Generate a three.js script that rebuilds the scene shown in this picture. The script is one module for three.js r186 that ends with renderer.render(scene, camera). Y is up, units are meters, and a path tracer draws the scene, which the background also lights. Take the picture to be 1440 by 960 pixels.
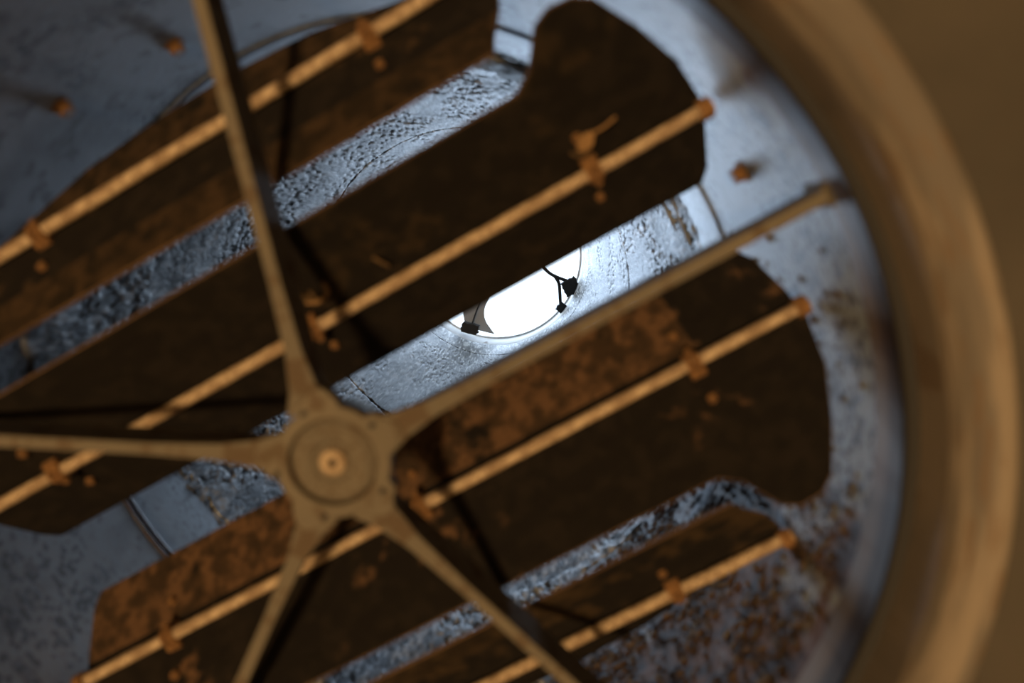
import * as THREE from 'three';
import { mergeGeometries, toCreasedNormals, mergeVertices } from 'three/addons/utils/BufferGeometryUtils.js';
import { RoundedBoxGeometry } from 'three/addons/geometries/RoundedBoxGeometry.js';
import { ImprovedNoise } from 'three/addons/math/ImprovedNoise.js';

// ---------------------------------------------------------------- camera, sky, sun, exposure
// The tunnel axis is the world z axis (daylight end at -z); the hub of the fan frame is the origin; y is up.
const R = 0.7;                                            // inner radius of casing, duct and tunnel
const scene = new THREE.Scene();
const camera = new THREE.PerspectiveCamera(51.28, 1.5, 0.02, 200);
camera.position.set(0.3653, 0.1490, 0.8656);
camera.up.set(0.4735, 0.8643, -0.1698);                   // the photographer tilted the camera by about 29 degrees
camera.lookAt(0.3653 - 0.10035, 0.1490 - 0.13864, 0.8656 - 0.98525);
camera.focus = 4.6;
camera.userData.fStop = 1.5;
scene.add(camera);

scene.background = new THREE.Color().setRGB(1.9, 2.25, 2.6);   // overcast daylight
const sun = new THREE.DirectionalLight(new THREE.Color().setRGB(0.68, 0.89, 1.18), 6.8);   // hazy low sun shining down the tunnel
sun.position.set(-0.5, 0.5, -12);
sun.target.position.set(0, 0, 0);
sun.shadow.radius = 46;
sun.castShadow = true;
Object.assign(sun.shadow.camera, { left: -1.5, right: 1.5, top: 1.5, bottom: -1.5, near: 1, far: 18 });
sun.shadow.mapSize.set(2048, 2048);
scene.add(sun, sun.target);
const LAMP = new THREE.Vector3(-0.45, 0.5, 6.0);          // the warm globe lamp in the fan room, well behind the camera
const LAMP_COLOR = new THREE.Color().setRGB(1, 0.64, 0.30), LAMP_CANDELA = 92;

const renderer = new THREE.WebGLRenderer();
renderer.toneMapping = THREE.LinearToneMapping;
renderer.toneMappingExposure = 1.0;
renderer.shadowMap.enabled = true;

// ---------------------------------------------------------------- helpers
let seed = 12345;
const rnd = () => { seed = (seed * 1664525 + 1013904223) >>> 0; return seed / 4294967296; };
const used = {};
function numbered(n) { used[n] = (used[n] ?? -1) + 1; return used[n] ? `${n}_${String(used[n]).padStart(3, '0')}` : n; }
function shade(o) { o.castShadow = o.receiveShadow = true; return o; }
function part(name, geo, mat, parent) { const m = shade(new THREE.Mesh(geo, mat)); m.name = name; parent.add(m); return m; }
function struct(name, geo, mat) { const m = part(name, geo, mat, scene); m.userData.kind = 'structure'; return m; }
function thing(name, label, category, pos = [0, 0, 0], group) {
  const o = new THREE.Group(); o.name = numbered(name); o.position.set(...pos);
  o.userData = { label, category }; if (group) o.userData.group = group;
  scene.add(o); return o;
}
const IN = new ImprovedNoise();
const clamp = (x, a = 0, b = 1) => Math.min(b, Math.max(a, x));
const step = (a, b, x) => { const t = clamp((x - a) / (b - a)); return t * t * (3 - 2 * t); };
const mix = (a, b, t) => a + (b - a) * t;
const mix3 = (a, b, t) => [mix(a[0], b[0], t), mix(a[1], b[1], t), mix(a[2], b[2], t)];
// periodic value noise, so textures repeat without a seam
function lattice(s) { const t = new Float32Array(65536); let q = s * 7919 + 17; for (let i = 0; i < 65536; i++) { q = (q * 1664525 + 1013904223) >>> 0; t[i] = q / 4294967296; } return t; }
const LAT = [1, 2, 3, 4].map(lattice);
function pn(x, y, px, py, k = 0) {
  const xi = Math.floor(x), yi = Math.floor(y), fx = x - xi, fy = y - yi, L = LAT[k & 3];
  const w = (a, b) => L[((((a % px) + px) % px) * 131 + (((b % py) + py) % py) * 977 + k * 5077) & 65535];
  const u = fx * fx * (3 - 2 * fx), v = fy * fy * (3 - 2 * fy);
  return mix(mix(w(xi, yi), w(xi + 1, yi), u), mix(w(xi, yi + 1), w(xi + 1, yi + 1), u), v);
}
function fbm(u, v, fx, fy, oct, k = 0) { let s = 0, a = 0.5, t = 0; for (let o = 0; o < oct; o++) { s += a * pn(u * fx, v * fy, fx, fy, k + o); t += a; a *= 0.55; fx *= 2; fy *= 2; } return s / t; }
const srgb = c => c <= 0.0031308 ? 12.92 * c : 1.055 * Math.pow(c, 1 / 2.4) - 0.055;
function tex(w, h, fn, color = true) {
  const d = new Uint8Array(w * h * 4);
  for (let j = 0; j < h; j++) for (let i = 0; i < w; i++) {
    const c = fn((i + 0.5) / w, (j + 0.5) / h), n = (j * w + i) * 4;
    for (let q = 0; q < 3; q++) d[n + q] = 255 * clamp(color ? srgb(c[q] ?? c) : (c[q] ?? c));
    d[n + 3] = 255;
  }
  const t = new THREE.DataTexture(d, w, h); t.wrapS = t.wrapT = THREE.RepeatWrapping; t.magFilter = THREE.LinearFilter; t.minFilter = THREE.LinearMipmapLinearFilter; t.generateMipmaps = true;
  if (color) t.colorSpace = THREE.SRGBColorSpace;
  t.needsUpdate = true; return t;
}
// a surface of revolution round the z axis from [radius, z] points
function turned(pts, seg = 96) { const g = new THREE.LatheGeometry(pts.map(([r, z]) => new THREE.Vector2(r, z)), seg); g.rotateX(Math.PI / 2); return g; }
function moved(g, x, y, z) { g.translate(x, y, z); return g; }

// ---------------------------------------------------------------- materials
const grain = tex(512, 512, (u, v) => fbm(u, v, 48, 48, 4, 1), false);
const fineGrain = grain.clone(); fineGrain.repeat.set(3, 3); fineGrain.needsUpdate = true;
// sprayed concrete of the tunnel, one metre to a tile
const concreteMap = tex(1024, 1024, (u, v) => {
  const n = fbm(u, v, 5, 5, 5, 0), f = 0.5 * fbm(u, v, 80, 26, 2, 2) + 0.5 * pn(u * 110, v * 36, 110, 36, 1), p = fbm(u, v, 52, 18, 2, 3);
  let c = mix3([0.17, 0.175, 0.18], [0.30, 0.305, 0.31], step(0.3, 0.7, n));
  c = mix3(c, [0.04, 0.04, 0.04], step(0.46, 0.30, f) * 0.9);
  c = mix3(c, [0.8, 0.81, 0.81], step(0.54, 0.68, f) * 0.85);
  c = mix3(c, [0.025, 0.025, 0.025], step(0.64, 0.72, p) * 0.9); return [c[0] * 0.85, c[1] * 0.85, c[2] * 0.85];
});
const concreteBump = tex(1024, 1024, (u, v) => 0.6 * fbm(u, v, 64, 22, 4, 0) + 0.4 * fbm(u, v, 170, 60, 2, 3), false);
const concrete = new THREE.MeshStandardMaterial({ map: concreteMap, bumpMap: concreteBump, bumpScale: 0.003, roughness: 0.65 });
const shellMat = new THREE.MeshStandardMaterial({ color: 0x2a2a28, roughness: 1 });
// painted steel duct: u runs once round the duct, v along it; rust collects along the bottom
const ductMap = tex(2048, 1024, (u, v) => {
  const ang = u * 360, bottom = Math.cos((ang - 285) * Math.PI / 180);   // where water lies, a little right of the lowest line
  const n = fbm(u, v, 26, 6, 5, 0), f = fbm(u, v, 110, 24, 4, 2), s = fbm(u, v, 60, 5, 3, 1);
  let c = mix3([0.29, 0.34, 0.39], [0.40, 0.445, 0.495], n);
  c = mix3(c, [0.10, 0.10, 0.104], step(0.5, 0.8, s) * 0.4);
  c = mix3(c, [0.09, 0.07, 0.055], step(0.62, 0.74, f) * 0.5);
  const cl = step(0.5, 0.64, fbm(u, v, 14, 5, 3, 3)), sp = fbm(u, v, 420, 96, 2, 1);
  c = mix3(c, [0.05, 0.045, 0.042], step(0.54, 0.64, sp) * cl * 0.75);                 // clusters of rust pits in the paint
  const rust = step(0.49, 0.60, n * 0.35 + f * 0.35 + 0.3 * clamp(bottom * 1.5 - 0.5));
  return mix3(c, mix3([0.03, 0.016, 0.009], [0.14, 0.068, 0.026], step(0.35, 0.65, fbm(u, v, 180, 40, 3, 3))), rust * 0.95);
});
const ductGrain = grain.clone(); ductGrain.repeat.set(9, 2); ductGrain.needsUpdate = true;
const ductMat = new THREE.MeshStandardMaterial({ map: ductMap, bumpMap: ductGrain, bumpScale: 0.0006, roughness: 0.6 });
const casingMap = tex(1024, 512, (u, v) => {
  const n = fbm(u, v, 22, 4, 5, 1), f = fbm(u, v, 90, 16, 3, 2);
  return mix3(mix3([0.145, 0.122, 0.097], [0.26, 0.21, 0.158], step(0.35, 0.65, n)), [0.16, 0.10, 0.055], step(0.6, 0.72, f) * 0.6);
});
const casingMat = new THREE.MeshStandardMaterial({ map: casingMap, bumpMap: grain, bumpScale: 0.001, roughness: 0.75 });
const plasterMap = tex(512, 512, (u, v) => mix3([0.05, 0.043, 0.034], [0.095, 0.08, 0.062], fbm(u, v, 6, 6, 5, 0)));
const plaster = new THREE.MeshStandardMaterial({ map: plasterMap, roughness: 0.95 });
// rusty wrought iron of the spindles, clamps and bolts
const ironMap = tex(512, 512, (u, v) => {
  const n = fbm(u, v, 8, 8, 5, 0), f = fbm(u, v, 50, 50, 3, 2);
  return mix3(mix3([0.34, 0.235, 0.14], [0.56, 0.42, 0.27], step(0.3, 0.65, n)), [0.14, 0.075, 0.035], step(0.58, 0.72, f) * 0.75);
});
const iron = new THREE.MeshStandardMaterial({ map: ironMap, bumpMap: grain, bumpScale: 0.001, roughness: 0.7 });
const clampIron = new THREE.MeshStandardMaterial({ map: ironMap, color: 0xd8b890, bumpMap: grain, bumpScale: 0.0015, roughness: 0.8 });
const castMap = tex(512, 512, (u, v) => {
  const n = fbm(u, v, 6, 6, 5, 3), f = fbm(u, v, 40, 40, 3, 1);
  return mix3(mix3([0.13, 0.113, 0.088], [0.20, 0.172, 0.13], n), [0.09, 0.055, 0.03], step(0.56, 0.7, f) * 0.6);
});
const castIron = new THREE.MeshPhysicalMaterial({ map: castMap, bumpMap: grain, bumpScale: 0.0012, roughness: 0.95, specularIntensity: 0.15 });
const darkIron = new THREE.MeshStandardMaterial({ color: 0x2c2a28, roughness: 0.85 });
const whitePaint = new THREE.MeshStandardMaterial({ map: tex(512, 512, (u, v) => mix3([0.72, 0.72, 0.71], [0.2, 0.13, 0.08], step(0.68, 0.76, fbm(u, v, 30, 8, 4, 2)))), roughness: 0.7 });

// ---------------------------------------------------------------- structure: room, casing, duct, tunnel
const RX = 2.4, FLOOR = -1.35, CEIL = 1.75, ZF = 0.164, ZB = 6.8, T = 0.2;
{
  const s = new THREE.Shape([[-RX - T, FLOOR - T], [RX + T, FLOOR - T], [RX + T, CEIL + T], [-RX - T, CEIL + T]].map(p => new THREE.Vector2(...p)));
  const hole = new THREE.Path(); hole.absarc(0, 0, R + 0.026, 0, Math.PI * 2, true); s.holes.push(hole);
  struct('wall_front', moved(new THREE.ExtrudeGeometry(s, { depth: T, bevelEnabled: false, curveSegments: 96 }), 0, 0, ZF - T), plaster);
  const box = (n, w, h, d, x, y, z) => struct(n, moved(new THREE.BoxGeometry(w, h, d), x, y, z), plaster);
  box('wall_back', 2 * RX + 2 * T, CEIL - FLOOR + 2 * T, T, 0, (CEIL + FLOOR) / 2, ZB + T / 2);
  box('wall_left', T, CEIL - FLOOR, ZB - ZF, -RX - T / 2, (CEIL + FLOOR) / 2, (ZB + ZF) / 2);
  box('wall_right', T, CEIL - FLOOR, ZB - ZF, RX + T / 2, (CEIL + FLOOR) / 2, (ZB + ZF) / 2);
  box('floor', 2 * RX + 2 * T, T, ZB - ZF, 0, FLOOR - T / 2, (ZB + ZF) / 2);
  box('ceiling', 2 * RX + 2 * T, T, ZB - ZF, 0, CEIL + T / 2, (ZB + ZF) / 2);
}
// bell-mouthed steel casing round the fan
{
  const p = [];
  p.push([R + 0.012, -0.03], [R, -0.03], [R, 0.125]);
  for (let i = 1; i <= 16; i++) { const t = i / 16 * Math.PI / 2 * 0.98; p.push([R + 0.042 * (1 - Math.cos(t)), 0.125 + 0.045 * Math.sin(t)]); }
  const e = p[p.length - 1];
  p.push([e[0] + 0.006, e[1] - 0.001], [e[0] + 0.006, e[1] - 0.004], [R + 0.025, 0.125], [R + 0.025, -0.03], [R + 0.012, -0.03]);
  struct('wall_casing', turned(p, 128), casingMat);
  struct('trim_1', turned([[R + 0.005, 0.052], [R - 0.009, 0.054], [R - 0.012, 0.058], [R - 0.012, 0.066], [R - 0.010, 0.070], [R + 0.005, 0.076]], 128), darkIron);   // flange ring that carries the frame
}
// steel duct behind it
const Z1 = -0.84;
{
  const g = turned([[R, -0.03], [R, -0.3], [R, -0.6], [R, Z1], [R + 0.012, Z1], [R + 0.02, Z1], [R + 0.02, -0.03]], 128);
  const pos = g.attributes.position, uv = g.attributes.uv;
  const d = struct('wall_duct', g, ductMat);
  for (let i = 0; i < pos.count; i++) { let a = Math.atan2(pos.getY(i), pos.getX(i)) / (2 * Math.PI); if (a < -1e-6) a += 1; uv.setXY(i, a, -pos.getZ(i)); }
  // the seam column needs u = 1 where the lathe closes
  const rows = 7, cols = 129; const gap = [];
  for (let c = 0; c < cols; c++) gap.push(uv.getX(c * rows));
  for (let c = 0; c < cols; c++) for (let r = 0; r < rows; r++) { let q = c / 128; const base = Math.atan2(pos.getY(r), pos.getX(r)) / (2 * Math.PI); const dir = Math.sign(Math.atan2(pos.getY(rows + r), pos.getX(rows + r)) / (2 * Math.PI) - base) || 1; let du = Math.atan2(pos.getY(rows), pos.getX(rows)) / (2 * Math.PI) - base; if (du > 0.5) du -= 1; if (du < -0.5) du += 1; uv.setX(c * rows + r, base + Math.sign(du) * q); }
  part('joint_band', turned([[R + 0.004, -0.585], [R - 0.001, -0.588], [R - 0.0025, -0.594], [R - 0.0005, -0.599], [R - 0.0005, -0.607], [R - 0.0025, -0.612], [R - 0.001, -0.618], [R + 0.004, -0.621]], 128), ductMat, d);
}
// concrete tunnel in rings, each with real pits and ragged ends
const tunnel = new THREE.Group(); tunnel.name = 'wall_tunnel'; tunnel.userData.kind = 'structure'; scene.add(tunnel);
part('tunnel_shell', turned([[R + 0.035, -0.03], [R + 0.035, -5.25], [R + 0.25, -5.25], [R + 0.25, -0.03], [R + 0.035, -0.03]], 96), shellMat, tunnel);
function pits(x, y, z) {                                 // metres of relief, positive towards the axis
  const smooth = step(-0.12, 0.22, IN.noise(x * 6 + 3, y * 6 + 9, z * 2.4));           // trowelled, nearly closed patches
  const near = step(-2.0, -1.0, z); if (z < -1.5) z = -1.5 + (z + 1.5) * 0.45;   // farther in, the pits are drawn out along the tunnel
  const big = IN.noise(x * 62, y * 62, z * 21), mid = IN.noise(x * 100 + 7, y * 100, z * 34 + 2);
  const hole = step(0.16, 0.42, big) * mix(0.0022, 0.0050, near) + step(0.14, 0.40, mid) * mix(0.0040, 0.0032, near);
  return -hole * (1 - 0.88 * smooth) + 0.0006 * IN.noise(x * 70, y * 70 + 4, z * 26) * (1 - 0.6 * smooth) + 0.005 * IN.noise(x * 6, y * 6, z * 4);
}
function liner(z0, z1, cell, taper, rag0, rag1) {
  const nz = Math.round((z0 - z1) / (cell * 1.7)), na = Math.round(2 * Math.PI * R / cell), P = [], U = [], I = [];
  for (let j = -1; j <= nz + 1; j++) for (let i = 0; i <= na; i++) {
    const a = (i % na) / na * 2 * Math.PI, c = Math.cos(a), s = Math.sin(a), jj = clamp(j, 0, nz), t = jj / nz;
    const rg = 0.026 * IN.noise(c * 7, s * 7, 5.5) + 0.014 * IN.noise(c * 34, s * 34, 1.5);
    const z = mix(z0 - rag0 * Math.abs(rg), z1 + rag1 * Math.abs(rg), t);
    const r = j < 0 || j > nz ? R + 0.036 : R - pits(c * R, s * R, z) * taper;
    P.push(c * r, s * r, z); U.push(i / na * 4, z < -1.5 ? 1.5 - (z + 1.5) * 0.4 : -z);
  }
  for (let j = 0; j < nz + 2; j++) for (let i = 0; i < na; i++) { const p = j * (na + 1) + i, q = p + na + 1; I.push(p, q, p + 1, p + 1, q, q + 1); }
  const g = new THREE.BufferGeometry();
  g.setAttribute('position', new THREE.Float32BufferAttribute(P, 3)); g.setAttribute('uv', new THREE.Float32BufferAttribute(U, 2)); g.setIndex(I);
  g.computeVertexNormals();
  return part('liner_ring', g, concrete, tunnel);
}
liner(Z1 - 0.002, -2.302, 0.0042, 1, 1.2, 1);
liner(-2.313, -4.37, 0.0055, 0.8, 1, 0.6);
liner(-4.374, -4.812, 0.008, 0.5, 0.6, 0.3);
// pale mortar squeezed out where duct and concrete meet
const mortar = new THREE.MeshStandardMaterial({ color: 0xd9dcdc, bumpMap: fineGrain, bumpScale: 0.004, roughness: 0.85 });
function lump(ang, z, sx, sz, h) { h *= 0.42; sz *= 2.2;
  const g = mergeVertices(new THREE.IcosahedronGeometry(1, 3)), p = g.attributes.position, o = rnd() * 50;
  for (let i = 0; i < p.count; i++) { const x = p.getX(i), y = p.getY(i), w = p.getZ(i), k = 1 + 0.45 * IN.noise(x * 2 + o, y * 2, w * 2) + 0.2 * IN.noise(x * 5, y * 5 + o, w * 5); p.setXYZ(i, x * h * k, y * sx * k, w * sz * k); }
  g.computeVertexNormals(); g.translate(R, 0, z); g.rotateZ(ang * Math.PI / 180);
  part('mortar_lump', g, mortar, tunnel);
}
{
  const P = [], U = [], I = [], na = 520, nz = 16;
  for (let j = 0; j <= nz; j++) for (let i = 0; i <= na; i++) {
    const a = (i % na) / na * 2 * Math.PI, c = Math.cos(a), q = Math.sin(a), w = 0.035 + 0.03 * IN.noise(c * 4, q * 4, 2) + 0.02 * IN.noise(c * 17, q * 17, 4);
    const t = j / nz, z = -0.835 + (0.5 - t) * 2 * w - 0.012, h = (1 - (2 * t - 1) ** 4) * (0.006 + 0.004 * IN.noise(c * 30, q * 30, z * 20) + 0.003 * IN.noise(c * 70, q * 70, z * 50));
    const r = R + 0.004 - h - (j % nz ? 0 : -0.006); P.push(c * r, q * r, z); U.push(i / na * 4, -z);
  }
  for (let j = 0; j < nz; j++) for (let i = 0; i < na; i++) { const p = j * (na + 1) + i, q = p + na + 1; I.push(p, q, p + 1, p + 1, q, q + 1); }
  const g = new THREE.BufferGeometry(); g.setAttribute('position', new THREE.Float32BufferAttribute(P, 3)); g.setAttribute('uv', new THREE.Float32BufferAttribute(U, 2)); g.setIndex(I); g.computeVertexNormals();
  part('mortar_collar', g, concrete, tunnel);
}
for (const a of [[47, -0.93, 0.045, 0.03, 0.028], [43, -0.96, 0.05, 0.035, 0.03], [50, -1.0, 0.03, 0.03, 0.022], [55, -0.92, 0.026, 0.02, 0.022], [58, -1.03, 0.03, 0.022, 0.02], [63, -1.12, 0.02, 0.05, 0.016], [45, -1.03, 0.04, 0.03, 0.02], [40, -1.0, 0.045, 0.03, 0.022],
  [2, -0.93, 0.04, 0.012, 0.012], [-5, -0.95, 0.05, 0.012, 0.012], [8, -1.0, 0.03, 0.012, 0.012], [-2, -1.05, 0.05, 0.01, 0.012]]) lump(...a);
// rough cement that has been smeared over the end of the steel duct, with the same pits and a ragged edge
function smear(a0, a1, z0, z1, o) {
  const cell = 0.0042, na = Math.round((a1 - a0) * Math.PI / 180 * R / cell), nz = Math.round((z0 - z1) / (cell * 1.6)), P = [], U = [], I = [];
  for (let j = 0; j <= nz; j++) for (let i = 0; i <= na; i++) {
    const fa = i / na, fz = j / nz, a = mix(a0, a1, fa) * Math.PI / 180, c = Math.cos(a), q = Math.sin(a), z = mix(z0, z1, fz);
    const edge = Math.min(step(0, 0.3, fa) * step(0, 0.3, 1 - fa), step(0, 0.4, fz)), m = step(0.35, 0.5, edge + 0.35 * IN.noise(c * 6 + o, q * 6, z * 6) + 0.16 * IN.noise(c * 24, q * 24, z * 20 + o));
    const r = R + 0.004 - m * (0.009 + 0.9 * pits(c * R, q * R, z - 0.6)); P.push(c * r, q * r, z); U.push(a / (2 * Math.PI) * 4, -z);
  }
  for (let j = 0; j < nz; j++) for (let i = 0; i < na; i++) { const p = j * (na + 1) + i, q = p + na + 1; I.push(p, q, p + 1, p + 1, q, q + 1); }
  const g = new THREE.BufferGeometry(); g.setAttribute('position', new THREE.Float32BufferAttribute(P, 3)); g.setAttribute('uv', new THREE.Float32BufferAttribute(U, 2)); g.setIndex(I); g.computeVertexNormals();
  part('cement_smear', g, concrete, tunnel);
}
smear(118, 172, -0.30, -0.86, 2); smear(-158, -72, -0.40, -0.86, 6);
// white sleeve in the mouth of the tunnel
struct('trim_2', turned([[R + 0.036, -4.83], [R + 0.002, -4.83], [R + 0.002, -5.25], [R + 0.036, -5.25]], 128), whitePaint);
struct('trim_3', turned([[R + 0.03, -5.12], [R - 0.01, -5.12], [R - 0.012, -5.135], [R - 0.01, -5.15], [R + 0.03, -5.15]], 128), whitePaint);

// ---------------------------------------------------------------- fan support frame (hub and five arms)
{
  const o = thing('fan_frame', 'five-armed cast iron frame with round hub in front of the damper blades', 'frame');
  // lobed hub plate
  const pts = [];
  for (let i = 0; i < 240; i++) {
    const a = i / 240 * 2 * Math.PI; let r = 0.072;
    for (let k = 0; k < 5; k++) {
      const d1 = Math.atan2(Math.sin(a - k * 1.2566), Math.cos(a - k * 1.2566)), d2 = Math.atan2(Math.sin(a - k * 1.2566 - 0.262), Math.cos(a - k * 1.2566 - 0.262));
      r = Math.max(r, 0.098 - 0.13 * Math.abs(d1) ** 1.5, 0.086 - 0.5 * d2 * d2);
    }
    pts.push(new THREE.Vector2(Math.cos(a) * r, Math.sin(a) * r));
  }
  const s = new THREE.Shape(pts); const h = new THREE.Path(); h.absarc(0, 0, 0.060, 0, 2 * Math.PI, true); s.holes.push(h);
  part('hub_plate', moved(new THREE.ExtrudeGeometry(s, { depth: 0.022, bevelEnabled: true, bevelThickness: 0.003, bevelSize: 0.003, bevelSegments: 2, curveSegments: 64 }), 0, 0, -0.022), castIron, o);
  part('bearing_housing', turned([[0, -0.10], [0.058, -0.10], [0.058, -0.012], [0.054, -0.004], [0.046, -0.001], [0.030, -0.001], [0.027, -0.006], [0.024, -0.006], [0.0, -0.006]], 64), castIron, o);
  part('bearing_ring', turned([[0.0055, -0.012], [0.0055, 0.002], [0.007, 0.0035], [0.015, 0.0035], [0.017, 0.001], [0.017, -0.012]], 48), iron, o);
  for (let k = 0; k < 5; k++) {
    const [deg, off] = [[0, 0.001], [73.1, 0.013], [148.4, -0.005], [216, 0.007], [286.8, -0.007]][k], a = deg * Math.PI / 180;
    // flat bar on edge, flaring into the hub in front
    const fl = new THREE.Shape([[0.07, -0.028], [0.10, -0.017], [0.15, -0.0095], [0.24, -0.0066], [R - 0.008, -0.0066], [R - 0.008, 0.0066], [0.24, 0.0066], [0.15, 0.0095], [0.10, 0.017], [0.07, 0.028]].map(p => new THREE.Vector2(...p)));
    const flange = new THREE.ExtrudeGeometry(fl, { depth: 0.012, bevelEnabled: true, bevelThickness: 0.0015, bevelSize: 0.0015, bevelSegments: 2 }); flange.translate(0, off, -0.0135);
    const wb = new THREE.Shape([[0.06, -0.068], [0.06, -0.006], [R - 0.008, -0.006], [R - 0.008, -0.06], [0.4, -0.068], [0.2, -0.07]].map(p => new THREE.Vector2(...p)));
    const web = new THREE.ExtrudeGeometry(wb, { depth: 0.0132, bevelEnabled: false }); web.rotateX(Math.PI / 2); web.translate(0, off + 0.0066, 0);
    flange.rotateZ(a); web.rotateZ(a);
    const m = part('arm', mergeGeometries([flange, web]), castIron, o);
    const foot = new RoundedBoxGeometry(0.010, 0.032, 0.06, 2, 0.003); foot.translate(R - 0.008, off, -0.03); foot.rotateZ(a);
    part('foot', foot, castIron, m);
    const b = a + 0.262, bolt = new THREE.CylinderGeometry(0.0045, 0.0045, 0.006, 6); bolt.rotateX(Math.PI / 2); bolt.translate(Math.cos(b) * 0.0735, Math.sin(b) * 0.0735, 0.003);
    part('bolt', bolt, darkIron, o);
  }
}

// ---------------------------------------------------------------- damper blades
const ZD = -0.2065;
// outlines in units of R: along the spindle, across the blade
const half = {
  inner: [[0, 0.247], [0.612, 0.247], [0.650, 0.275], [0.690, 0.350], [0.72, 0.366], [0.765, 0.362], [0.80, 0.338], [0.86, 0.245], [0.918, 0.132], [0.948, 0.02], [0.949, -0.06], [0.936, -0.180], [0.915, -0.220], [0, -0.220]],
  outer: [[0, 0.235], [0.612, 0.235], [0.632, 0.185], [0.668, 0.12], [0.692, 0.03], [0.688, -0.012], [0.58, -0.05], [0.45, -0.095], [0.30, -0.150], [0.12, -0.175], [0, -0.178]],
};
function outline(kind, flip) {
  const h = half[kind], right = h.map(([u, s]) => [u, s]), left = h.slice(1, -1).reverse().map(([u, s]) => [-u, s]);
  let p = [...right, ...left].map(([u, s]) => new THREE.Vector2(u * R, (flip ? -s : s) * R));
  if (!THREE.ShapeUtils.isClockWise(p)) p = p; else p.reverse();
  return new THREE.Shape(p);
}
// old soot-black steel with rust: amount(u, s) in metres gives how likely rust is there; the noise gives its ragged outline
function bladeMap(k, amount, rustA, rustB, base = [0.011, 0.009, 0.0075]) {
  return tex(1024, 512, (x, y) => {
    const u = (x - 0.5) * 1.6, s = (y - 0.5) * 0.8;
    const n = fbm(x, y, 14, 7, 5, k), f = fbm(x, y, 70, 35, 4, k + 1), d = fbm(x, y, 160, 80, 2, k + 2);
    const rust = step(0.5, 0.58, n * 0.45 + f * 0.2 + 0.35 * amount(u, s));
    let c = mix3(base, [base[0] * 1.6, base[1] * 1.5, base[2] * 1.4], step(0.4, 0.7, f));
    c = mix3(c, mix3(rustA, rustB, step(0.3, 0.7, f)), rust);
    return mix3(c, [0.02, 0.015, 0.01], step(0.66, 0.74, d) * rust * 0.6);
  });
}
const rim = new THREE.MeshStandardMaterial({ map: ironMap, color: 0x807060, roughness: 0.85 });
const blades = [
  { h: 0.696, th: 42, kind: 'outer', flip: true, us: [-0.415, 0.415], k: 0, label: 'topmost damper blade, arched along its upper edge, below the dim blue-grey duct wall',
    rust: (u, s) => s < -0.09 ? 0.85 : s > 0.04 ? 0.75 : 0.35, a: [0.022, 0.015, 0.009], b: [0.055, 0.034, 0.018] },
  { h: 0.231, th: -45, kind: 'inner', flip: false, us: [0, -0.69, 0.69], k: 1, label: 'broad black damper blade covering the upper part of the bright tunnel mouth',
    rust: (u, s) => Math.abs(s) > 0.165 ? 0.6 : 0.22, a: [0.018, 0.013, 0.009], b: [0.032, 0.022, 0.013] },
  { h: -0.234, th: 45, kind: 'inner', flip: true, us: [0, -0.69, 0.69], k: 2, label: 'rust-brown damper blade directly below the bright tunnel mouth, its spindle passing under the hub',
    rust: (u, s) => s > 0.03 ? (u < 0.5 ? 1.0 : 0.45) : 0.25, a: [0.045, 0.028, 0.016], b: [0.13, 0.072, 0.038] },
  { h: -0.699, th: -38, kind: 'outer', flip: false, us: [0.415, -0.415], k: 3, label: 'lowest damper blade, narrow, just above the rusty debris on the duct floor',
    rust: (u, s) => s > 0.1 ? 0.75 : 0.4, a: [0.022, 0.015, 0.009], b: [0.05, 0.032, 0.016] },
];
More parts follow.
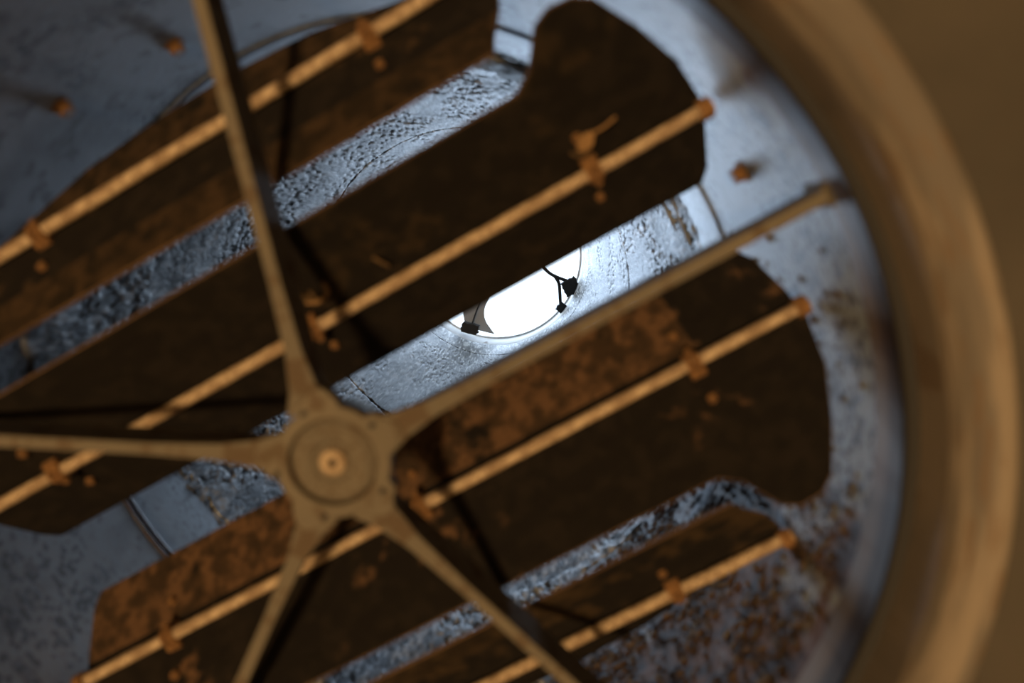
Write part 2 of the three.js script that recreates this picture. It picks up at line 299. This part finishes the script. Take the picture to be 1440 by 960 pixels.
for (const b of blades) {
  const o = thing('damper_blade', b.label, 'damper blade', [0, b.h * R, ZD], 'four blades of the round damper');
  o.rotation.x = -b.th * Math.PI / 180;
  const g = new THREE.ExtrudeGeometry(outline(b.kind, b.flip), { depth: 0.0035, bevelEnabled: true, bevelThickness: 0.001, bevelSize: 0.001, bevelSegments: 1 });
  g.translate(0, 0, -0.0165);
  const p = g.attributes.position, uv = g.attributes.uv;
  for (let i = 0; i < p.count; i++) uv.setXY(i, p.getX(i) / 1.6 + 0.5, p.getY(i) / 0.8 + 0.5);
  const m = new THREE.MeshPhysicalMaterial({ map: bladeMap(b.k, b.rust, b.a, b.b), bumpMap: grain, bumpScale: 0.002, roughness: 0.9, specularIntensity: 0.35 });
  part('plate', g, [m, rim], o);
  // spindle, slightly uneven with rust
  const L = Math.sqrt(1 - b.h * b.h) * R * 0.992, n = 120, rod = new THREE.CylinderGeometry(0.0098, 0.0098, 2 * L, 16, n); rod.rotateZ(Math.PI / 2);
  const rp = rod.attributes.position;
  for (let i = 0; i < rp.count; i++) { const x = rp.getX(i), y = rp.getY(i), z = rp.getZ(i), f = 1 + 0.09 * IN.noise(x * 22 + b.k * 9, y * 40, z * 40); rp.setXYZ(i, x, y * f, z * f); }
  rod.computeVertexNormals();
  const ru = rod.attributes.uv; for (let i = 0; i < ru.count; i++) ru.setXY(i, ru.getX(i) * 0.4, ru.getY(i) * 6);
  part('spindle', rod, iron, o);
  for (const s of [-1, 1]) { const c = new THREE.CylinderGeometry(0.016, 0.016, 0.018, 20); c.rotateZ(Math.PI / 2); c.translate(s * (L - 0.012), 0, 0); part('bearing_collar', c, clampIron, o); }
  for (const u of b.us) {
    const c0 = new RoundedBoxGeometry(0.026, 0.044, 0.012, 2, 0.003); c0.translate(u * R, 0, -0.008);
    const c1 = new THREE.TorusGeometry(0.0125, 0.0052, 8, 20); c1.rotateY(Math.PI / 2); c1.translate(u * R + 0.006, 0, 0);
    const c2 = c1.clone(); c2.translate(-0.012, 0, 0);
    const lug = [0.014, -0.014].map(y => { const q = new THREE.CylinderGeometry(0.006, 0.006, 0.03, 6); q.rotateX(Math.PI / 2); q.translate(u * R, y, 0.0); return q; });
    const k = part('clamp', mergeGeometries([...[c0, c1, c2, ...lug].map(q => q.index ? q.toNonIndexed() : q)]), clampIron, o);
    for (const s of [-1, 1]) {
      const sv = s * 0.063; if (b.kind === 'outer' && (b.flip ? s > 0 : s < 0)) continue;
      const q = new THREE.CylinderGeometry(0.0075, 0.0085, 0.009, 6); q.rotateX(Math.PI / 2); q.translate(u * R - 0.003, sv, -0.0095);
      part('bolt', q, clampIron, k);
    }
  }
}

// ---------------------------------------------------------------- mouth of the tunnel
// points on the outlet, from a picture position given once as metres right (e) and up (n) of the tunnel axis in the tilted picture frame
const CR = Math.cos(0.51), SR = Math.sin(0.51);
const at = (e, n, z) => new THREE.Vector3(e * CR + n * SR, -e * SR + n * CR, z);
function tube(points, r, seg = 24) { return new THREE.TubeGeometry(new THREE.CatmullRomCurve3(points), seg, r, 8, false); }
{
  const o = thing('outlet_bracket', 'dark bent outlet bracket forking at the right edge of the bright tunnel mouth', 'bracket', [0, 0, 0]);
  part('strut', tube([at(0.06, 0.33, -5.0), at(0.30, 0.03, -5.0), at(0.42, -0.12, -5.0), at(0.50, -0.165, -5.0), at(0.585, -0.195, -5.0)], 0.014, 40), darkIron, o);
  part('strut', tube([at(0.47, -0.145, -5.0), at(0.51, -0.21, -5.0), at(0.52, -0.28, -5.0), at(0.53, -0.39, -5.0), at(0.545, -0.43, -5.0)], 0.014, 40), darkIron, o);
  const foot = (e, n, w, h, rot) => { const g = rough(new THREE.BoxGeometry(w, h, 0.06, 6, 6, 3), 0.016); g.rotateZ(rot - 0.51); const c = at(e, n, -5.0); g.translate(c.x, c.y, c.z); return g; };
  part('foot', foot(0.61, -0.24, 0.13, 0.13, 0.5), darkIron, o);
  part('foot', foot(0.555, -0.43, 0.08, 0.12, 0.9), darkIron, o);
}
{
  const o = thing('outlet_bracket', 'dark lumpy bracket at the lower left edge of the bright tunnel mouth', 'bracket', [0, 0, 0]);
  const g = rough(new THREE.BoxGeometry(0.14, 0.085, 0.07, 8, 6, 4), 0.02); g.rotateZ(-0.75 - 0.0); const c = at(-0.225, -0.595, -5.0); g.translate(c.x, c.y, c.z);
  part('foot', g, darkIron, o);
  part('strut', tube([at(-0.215, -0.58, -5.0), at(-0.17, -0.45, -5.0), at(-0.12, -0.32, -5.0), at(-0.05, -0.1, -5.0)], 0.006, 24), darkIron, o);
}
function rough(g, amp) {
  g = mergeVertices(g.deleteAttribute('normal') && g); const p = g.attributes.position;
  for (let i = 0; i < p.count; i++) { const x = p.getX(i), y = p.getY(i), z = p.getZ(i); p.setXYZ(i, x + amp * IN.noise(x * 50, y * 50, 3), y + amp * IN.noise(x * 50, y * 50 + 9, 7), z); }
  g.computeVertexNormals(); return g;
}
{
  // grey sheet closing the left of the outlet, cut to a curve where the opening passes
  const o = thing('baffle_plate', 'grey sheet with a curved edge across the left of the bright tunnel mouth', 'plate', [0, 0, 0]);
  const P = [[-0.27, -0.60], [-0.30, -0.42], [-0.33, -0.1], [-0.30, 0.25], [0.0, 0.3], [-0.02, -0.15], [-0.05, -0.30], [-0.10, -0.42], [-0.11, -0.49], [-0.095, -0.55], [-0.06, -0.605], [-0.02, -0.66]];
  const s = new THREE.Shape(); s.moveTo(...P[0]); for (const q of P.slice(1, 6)) s.lineTo(...q); s.splineThru(P.slice(6).map(q => new THREE.Vector2(...q))); s.closePath();
  const g = new THREE.ExtrudeGeometry(s, { depth: 0.006, bevelEnabled: false }); g.rotateZ(-0.51); g.translate(0, 0, -5.10);
  part('sheet', g, new THREE.MeshStandardMaterial({ color: 0xa8a8a6, roughness: 0.8 }), o);
}

// ---------------------------------------------------------------- small things
const boltIron = clampIron;
function wallBolt(ang, k, label) {
  const a = ang * Math.PI / 180, o = thing('bolt', label, 'bolt', [Math.cos(a) * R, Math.sin(a) * R, -k * R]);
  o.rotation.z = a + Math.PI;                                            // local x points to the axis
  const h = new THREE.CylinderGeometry(0.013, 0.0135, 0.014, 6); h.rotateZ(Math.PI / 2); h.translate(0.010, 0, 0); part('head', h, boltIron, o);
  const w = new THREE.CylinderGeometry(0.018, 0.018, 0.004, 20); w.rotateZ(Math.PI / 2); w.translate(0.002, 0, 0); part('washer', w, boltIron, o);
}
wallBolt(91.8, 0.583, 'rusty bolt high on the blue-grey duct wall, left of the upper frame arm');
wallBolt(107, 0.446, 'small rusty bolt on the duct wall near the upper left corner of the picture');
wallBolt(4, 0.42, 'rusty bolt on the duct wall at the right end of the broad black blade');
// dry leaf and feathers caught on the broad black blade: local blade coordinates of blade 2
{
  const b = blades[1], rot = -b.th * Math.PI / 180, c = Math.cos(rot), sn = Math.sin(rot);
  const on = (u, s, lift) => new THREE.Vector3(u * R, b.h * R + s * R * c - lift * sn, ZD + s * R * sn + lift * c);
  const dry = new THREE.MeshStandardMaterial({ color: 0x8a6a44, roughness: 0.9 }), downy = new THREE.MeshStandardMaterial({ color: 0x6a5336, roughness: 1 });
  const strip = (pts, w) => {                                              // a thin curled leaf blade along pts, width profile w
    const P = [], I = []; const n = pts.length;
    for (let i = 0; i < n; i++) { const p = pts[i], q = pts[Math.min(n - 1, i + 1)].clone().sub(pts[Math.max(0, i - 1)]).normalize(), side = new THREE.Vector3(0, c, sn).cross(q).length() > 0.1 ? new THREE.Vector3(q.y, -q.x, 0).normalize() : new THREE.Vector3(1, 0, 0); for (const k of [-1, 0, 1]) { const r = p.clone().addScaledVector(side, k * w[i]); r.z += k === 0 ? 0 : 0.003; P.push(r.x, r.y, r.z); } for (const k of [1, 0, -1]) { const r = p.clone().addScaledVector(side, k * w[i]); r.z += (k === 0 ? 0 : 0.003) - 0.0012; P.push(r.x, r.y, r.z); } }
    for (let i = 0; i < n - 1; i++) for (let k = 0; k < 6; k++) { const a = i * 6 + k, d = i * 6 + (k + 1) % 6; I.push(a, a + 6, d, d, a + 6, d + 6); }
    const g = new THREE.BufferGeometry(); g.setAttribute('position', new THREE.Float32BufferAttribute(P, 3)); g.setIndex(I); g.computeVertexNormals(); return g;
  };
  let o = thing('dry_leaf', 'dry brown leaf with a stalk on the broad black blade, above its right-hand clamp', 'leaf');
  part('leaf_blade', strip([on(0.675, 0.078, 0.004), on(0.683, 0.086, 0.008), on(0.695, 0.095, 0.01), on(0.705, 0.102, 0.01), on(0.715, 0.106, 0.008)], [0.002, 0.008, 0.011, 0.008, 0.002]), dry, o);
  part('stalk', tube([on(0.71, 0.104, 0.008), on(0.735, 0.108, 0.012), on(0.765, 0.118, 0.014)], 0.0022), dry, o);
  part('stalk', tube([on(0.695, 0.06, 0.003), on(0.67, 0.068, 0.006), on(0.66, 0.085, 0.006)], 0.0018), downy, o);
  o = thing('feather', 'curled downy feather caught on the broad black blade just right of the upper frame arm', 'feather');
  part('shaft', tube([on(0.035, 0.082, 0.004), on(0.06, 0.078, 0.012), on(0.088, 0.088, 0.014), on(0.096, 0.115, 0.012)], 0.0032), dry, o);
  part('barb', tube([on(0.045, 0.080, 0.005), on(0.045, 0.1, 0.008), on(0.035, 0.118, 0.01)], 0.0035), downy, o);
  part('barb', tube([on(0.052, 0.079, 0.007), on(0.06, 0.094, 0.01), on(0.06, 0.11, 0.01)], 0.0028), downy, o);
  o = thing('twig', 'tiny brown twig on the broad black blade, midway between feather and dry leaf', 'twig');
  part('stem', tube([on(0.208, 0.098, 0.004), on(0.216, 0.078, 0.006), on(0.222, 0.058, 0.004)], 0.0026), downy, o);
}
// rust flakes and grit lying in the bottom of the duct
{
  const G = [], V = new THREE.Vector3(), base = new THREE.DodecahedronGeometry(1, 0);
  const cols = [[0.075, 0.042, 0.02], [0.12, 0.075, 0.035], [0.04, 0.025, 0.014], [0.13, 0.11, 0.095], [0.075, 0.062, 0.052], [0.035, 0.022, 0.014]];
  for (let i = 0; i < 8000; i++) {
    const ang = (-70 + (rnd() + rnd() + rnd() - 1.5) * 46) * Math.PI / 180, k = 0.10 + 1.05 * rnd(), d = IN.noise(Math.cos(ang) * 5, Math.sin(ang) * 5, k * 6);
    if (d < -0.1 && rnd() < 0.75) continue;
    const g = base.clone(), sz = 0.0015 + 0.0055 * rnd() ** 2.5, a = rnd() * 6.3;
    g.scale(sz * 0.5, sz * (0.6 + 0.8 * rnd()), sz * (0.8 + 1.2 * rnd())); g.rotateX(a); g.rotateY((rnd() - 0.5) * 0.6);
    g.translate(R - sz * 0.25, 0, -k * R); g.rotateZ(ang);
    const c = cols[Math.floor(rnd() * cols.length)], f = 0.8 + 0.4 * rnd(), arr = new Float32Array(g.attributes.position.count * 3);
    for (let q = 0; q < arr.length; q += 3) { arr[q] = c[0] * f; arr[q + 1] = c[1] * f; arr[q + 2] = c[2] * f; }
    g.setAttribute('color', new THREE.BufferAttribute(arr, 3)); g.deleteAttribute('uv'); G.push(g);
  }
  const m = shade(new THREE.Mesh(mergeGeometries(G), new THREE.MeshStandardMaterial({ vertexColors: true, roughness: 0.9 })));
  m.name = 'rust_debris'; m.userData = { label: 'brown rust flakes and pale grit lying in the bottom of the duct', category: 'debris', kind: 'stuff' }; scene.add(m);
}
// the warm lamp of the fan room, hung from the ceiling behind the camera
{
  const o = thing('globe_lamp', 'large warm opal globe lamp hanging on a cord in the fan room', 'lamp', [LAMP.x, LAMP.y, LAMP.z]);
  const glow = new THREE.MeshStandardMaterial({ color: 0xffffff, emissive: LAMP_COLOR, emissiveIntensity: 3 });
  part('globe', new THREE.SphereGeometry(0.235, 40, 28), glow, o);
  const cap = new THREE.CylinderGeometry(0.02, 0.022, 0.07, 20); cap.translate(0, 0.26, 0); part('socket', cap, darkIron, o);
  const cord = new THREE.CylinderGeometry(0.005, 0.005, CEIL - LAMP.y - 0.28, 8); cord.translate(0, 0.28 + (CEIL - LAMP.y - 0.28) / 2, 0); part('cord', cord, darkIron, o);
  const l = new THREE.PointLight(LAMP_COLOR, LAMP_CANDELA); l.position.copy(LAMP); l.shadow.radius = 11.5; l.castShadow = true; scene.add(l);
}
renderer.render(scene, camera);
